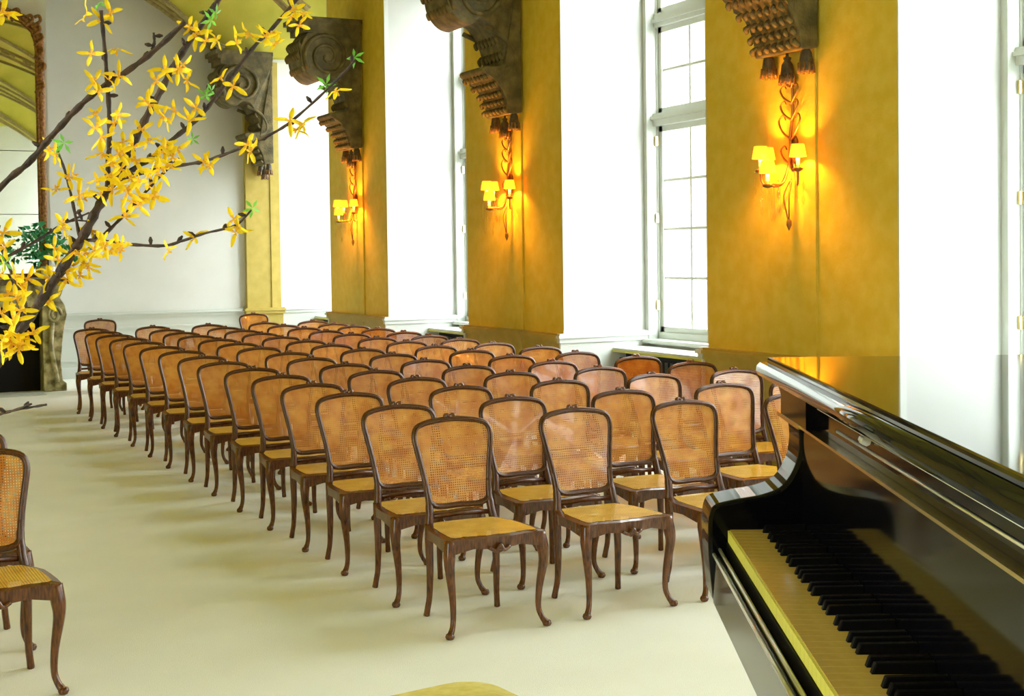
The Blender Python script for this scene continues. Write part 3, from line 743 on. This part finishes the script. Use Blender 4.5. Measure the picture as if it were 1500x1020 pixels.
brA = stem('forsythia_branch', [base, (-120, 690), (-40, 585), (20, 497), (60, 440), (100, 380), (122, 345), (140, 310), (155, 285), (170, 258), (195, 210), (215, 170), (237, 130), (255, 95), (285, 50), (320, 0), (335, -30)], 9, 4.5, None, 0, .15)
tag(brA, 'thick forsythia branch crossing the picture corner, full of yellow blossom', 'branch', 'forsythia branches in the vase')
tw = {}
tw['C'] = stem('twig', [(157, 282), (158, 250), (160, 215), (160, 170), (157, 120), (153, 70), (148, 15)], 4.5, 2.8, brA, .08, .02)
tw['D'] = stem('twig', [(118, 352), (145, 349), (175, 322), (205, 290), (235, 258), (262, 232)], 3.2, 1.8, brA, .06, .12)
tw['E'] = stem('twig', [(162, 272), (200, 245), (225, 230), (248, 208), (285, 178), (310, 150), (340, 110), (375, 65), (400, 40), (440, -8)], 4.2, 3.2, brA, .08, .25)
tw['F'] = stem('twig', [(163, 268), (220, 250), (260, 243), (300, 236), (345, 220), (400, 195), (430, 175), (475, 135), (505, 105), (520, 88)], 3, 1.6, brA, .08, -.05)
tw['G'] = stem('twig', [(118, 352), (150, 353), (190, 358), (240, 360), (270, 352), (300, 342), (345, 330), (368, 308)], 3, 1.4, brA, .06, .0)
tw['H'] = stem('twig', [(116, 345), (105, 290), (95, 250), (82, 215)], 2.6, 1.8, brA, .06, .12)
brI = stem('forsythia_branch', [base, (-150, 620), (-60, 430), (0, 383), (50, 355), (90, 330), (130, 312)], 4, 1.6, None, 0, .2)
tag(brI, 'thin bare forsythia twig rising behind the thick branch at left', 'branch', 'forsythia branches in the vase')
tw['I2'] = stem('twig', [(95, 327), (110, 323), (126, 324)], 1.8, 1.4, brI, .18, .18)
brB = stem('forsythia_branch', [base, (-190, 640), (-110, 400), (0, 275), (40, 240), (75, 200), (110, 162), (140, 135), (185, 105), (225, 75), (271, 32)], 5.5, 4.2, None, .02, .05)
tag(brB, 'dark nearly bare forsythia branch slanting from the left edge to the top', 'branch', 'forsythia branches in the vase')
tw['B2'] = stem('twig', [(223, 73), (226, 62), (225, 48)], 2.8, 1.8, brB, .05, .05)
brJ = stem('forsythia_branch', [base, (-120, 610), (-30, 540), (5, 500), (22, 480), (38, 455), (30, 430), (16, 398), (2, 365), (-12, 330)], 4, 2, None, -.04, -.03)
tag(brJ, 'short forsythia branch with blossom clusters at the left edge, in front of the fireplace', 'branch', 'forsythia branches in the vase')
tw['K'] = stem('twig', [(18, 494), (12, 470), (8, 450)], 2.4, 1.6, brJ, -.04, -.04)
brL = stem('forsythia_branch', [base, (-110, 690), (-30, 618), (0, 607), (22, 601), (46, 592)], 3.4, 1.4, None, -.05, -.1, 14)
tag(brL, 'bare forked twig reaching in low at the left edge above the carpet', 'branch', 'forsythia branches in the vase')
tw['L2'] = stem('twig', [(22, 601), (45, 597), (68, 593)], 1.6, 1.8, brL, -.09, -.1, 30)

# blossom: four narrow petals and an orange throat
def flower_mesh(seed):
    r = random.Random(seed); bm = BM()
    for k in range(4):
        a = k*PI/2+r.uniform(-.35, .35); L_ = r.uniform(.95, 1.3); w = r.uniform(.15, .2); lift = r.uniform(-.5, .6)
        ca, sa = math.cos(a), math.sin(a)
        rows = []
        for t, ww in ((.04, .3), (.3, .85), (.62, 1.0), (.88, .6), (1.0, .12)):
            z = .10+lift*t*t+.08*math.sin(t*6+seed)
            rows.append([bm.verts.new((ca*t*L_-sa*s*w*ww, sa*t*L_+ca*s*w*ww, z+.08*abs(s))) for s in (-1, 0, 1)])
        for i in range(4):
            for j in range(2):
                f = bm.faces.new((rows[i][j], rows[i+1][j], rows[i+1][j+1], rows[i][j+1])); f.smooth = True; f.material_index = 1 if i == 0 else 0
    lathe(bm, [(.06, -.25), (.09, -.1), (.10, .05), (.05, .12), (.001, .16)], n=8, mi=1)
    me = bpy.data.meshes.new('flower'); bm.to_mesh(me); bm.free(); me.materials.append(M_petal); me.materials.append(M_petalc); return me
FM = [flower_mesh(s) for s in range(5)]
lm = BM()
for i in range(5):
    a = i*1.3; ca, sa = math.cos(a), math.sin(a)
    v = [lm.verts.new((ca*t-sa*w, sa*t+ca*w, .4*t)) for t, w in ((0, 0), (.5, -.16), (1, 0), (.5, .16))]; lm.faces.new(v)
LM = bpy.data.meshes.new('leaf_tuft'); lm.to_mesh(LM); lm.free(); LM.materials.append(M_leaf)
FL = {
 'C': [(129, 22), (163, 20), (146, 30), (134, 77), (169, 77), (138, 118), (162, 115), (144, 132), (176, 109), (141, 165), (176, 168), (144, 188), (168, 182), (182, 203), (150, 229), (176, 224), (159, 256), (165, 240), (150, 205)],
 'A': [(218, 156), (206, 188), (244, 100), (262, 104), (244, 176), (256, 159), (218, 206), (240, 168), (274, 120), (232, 118), (284, 51), (300, 62), (313, 58), (270, 96), (179, 244), (200, 235), (188, 276), (171, 265), (147, 285), (144, 268), (163, 276), (185, 255), (195, 218), (182, 222), (205, 262), (125, 369), (137, 337), (122, 386), (108, 391), (99, 398), (87, 381), (73, 393), (112, 372), (82, 362), (75, 435), (68, 442), (71, 409), (95, 410), (118, 402), (130, 392), (88, 400), (280, 40), (212, 150)],
 'E': [(241, 214), (253, 229), (241, 221), (235, 235), (279, 173), (289, 158), (325, 115), (345, 128), (363, 51), (352, 62), (389, 51), (404, 66), (398, 50), (427, 25), (445, 23), (430, 12), (440, 40), (260, 218), (228, 240)],
 'F': [(297, 235), (307, 245), (218, 259), (250, 245), (361, 212), (366, 220), (424, 178), (442, 182), (432, 190), (496, 138), (230, 252), (192, 262), (240, 250)],
 'D': [(184, 316), (206, 302), (225, 286), (206, 291), (224, 285), (218, 270), (186, 284), (196, 296)],
 'G': [(163, 369), (174, 359), (149, 355), (247, 367), (284, 345), (350, 332), (342, 322), (137, 365), (155, 362), (178, 366), (345, 340)],
 'H': [(76, 218), (84, 226), (100, 262), (82, 273), (118, 288), (110, 258), (125, 290)],
 'J': [(7, 339), (2, 365), (5, 407), (28, 405), (42, 409), (24, 438), (12, 432), (31, 454), (24, 468), (2, 459), (35, 415), (47, 485), (35, 494), (14, 508), (26, 513), (2, 510), (8, 500), (20, 500), (40, 490), (30, 505)],
 'I': [(94, 327), (90, 335)], 'B': [(4, 15), (12, 22), (-8, 20)]}
DZ = {'C': .04, 'A': .07, 'E': .13, 'F': .02, 'D': .07, 'G': .03, 'H': .08, 'J': -.05, 'I': .15, 'B': -.02}
PAR = {'A': brA, 'J': brJ, 'I': brI, 'B': brB}
R5 = random.Random(3)
for key, lst in FL.items():
    for (x, y) in lst:
        p = at(x+R5.uniform(-2, 2), y+R5.uniform(-2, 2), D0+DZ[key]-.012+R5.uniform(-.02, .01))
        s = R5.uniform(.0115, .0158)
        q = (-fw).to_track_quat('Z', 'Y').to_euler()
        par = PAR.get(key, brA)
        o = share('flower', R5.choice(FM), par, p, (q.x+R5.uniform(-1.25, 1.25), q.y+R5.uniform(-1.25, 1.25), q.z), (s, s, s))
        o.rotation_euler.rotate_axis('Z', R5.uniform(0, 6))
for (x, y, k) in ((146, 4, 'C'), (317, 20, 'A'), (310, 133, 'E'), (302, 140, 'E'), (519, 84, 'F'), (478, 124, 'F'), (94, 209, 'B'), (90, 214, 'B'), (370, 305, 'G'), (282, 204, 'E'), (310, 30, 'A'), (140, 8, 'C'), (8, 385, 'J')):
    s = R5.uniform(.008, .013)
    share('leaf_tuft', LM, PAR.get(k, brA), at(x, y, D0+DZ[k]), (R5.uniform(0, 6), R5.uniform(0, 6), R5.uniform(0, 6)), (s, s, s))
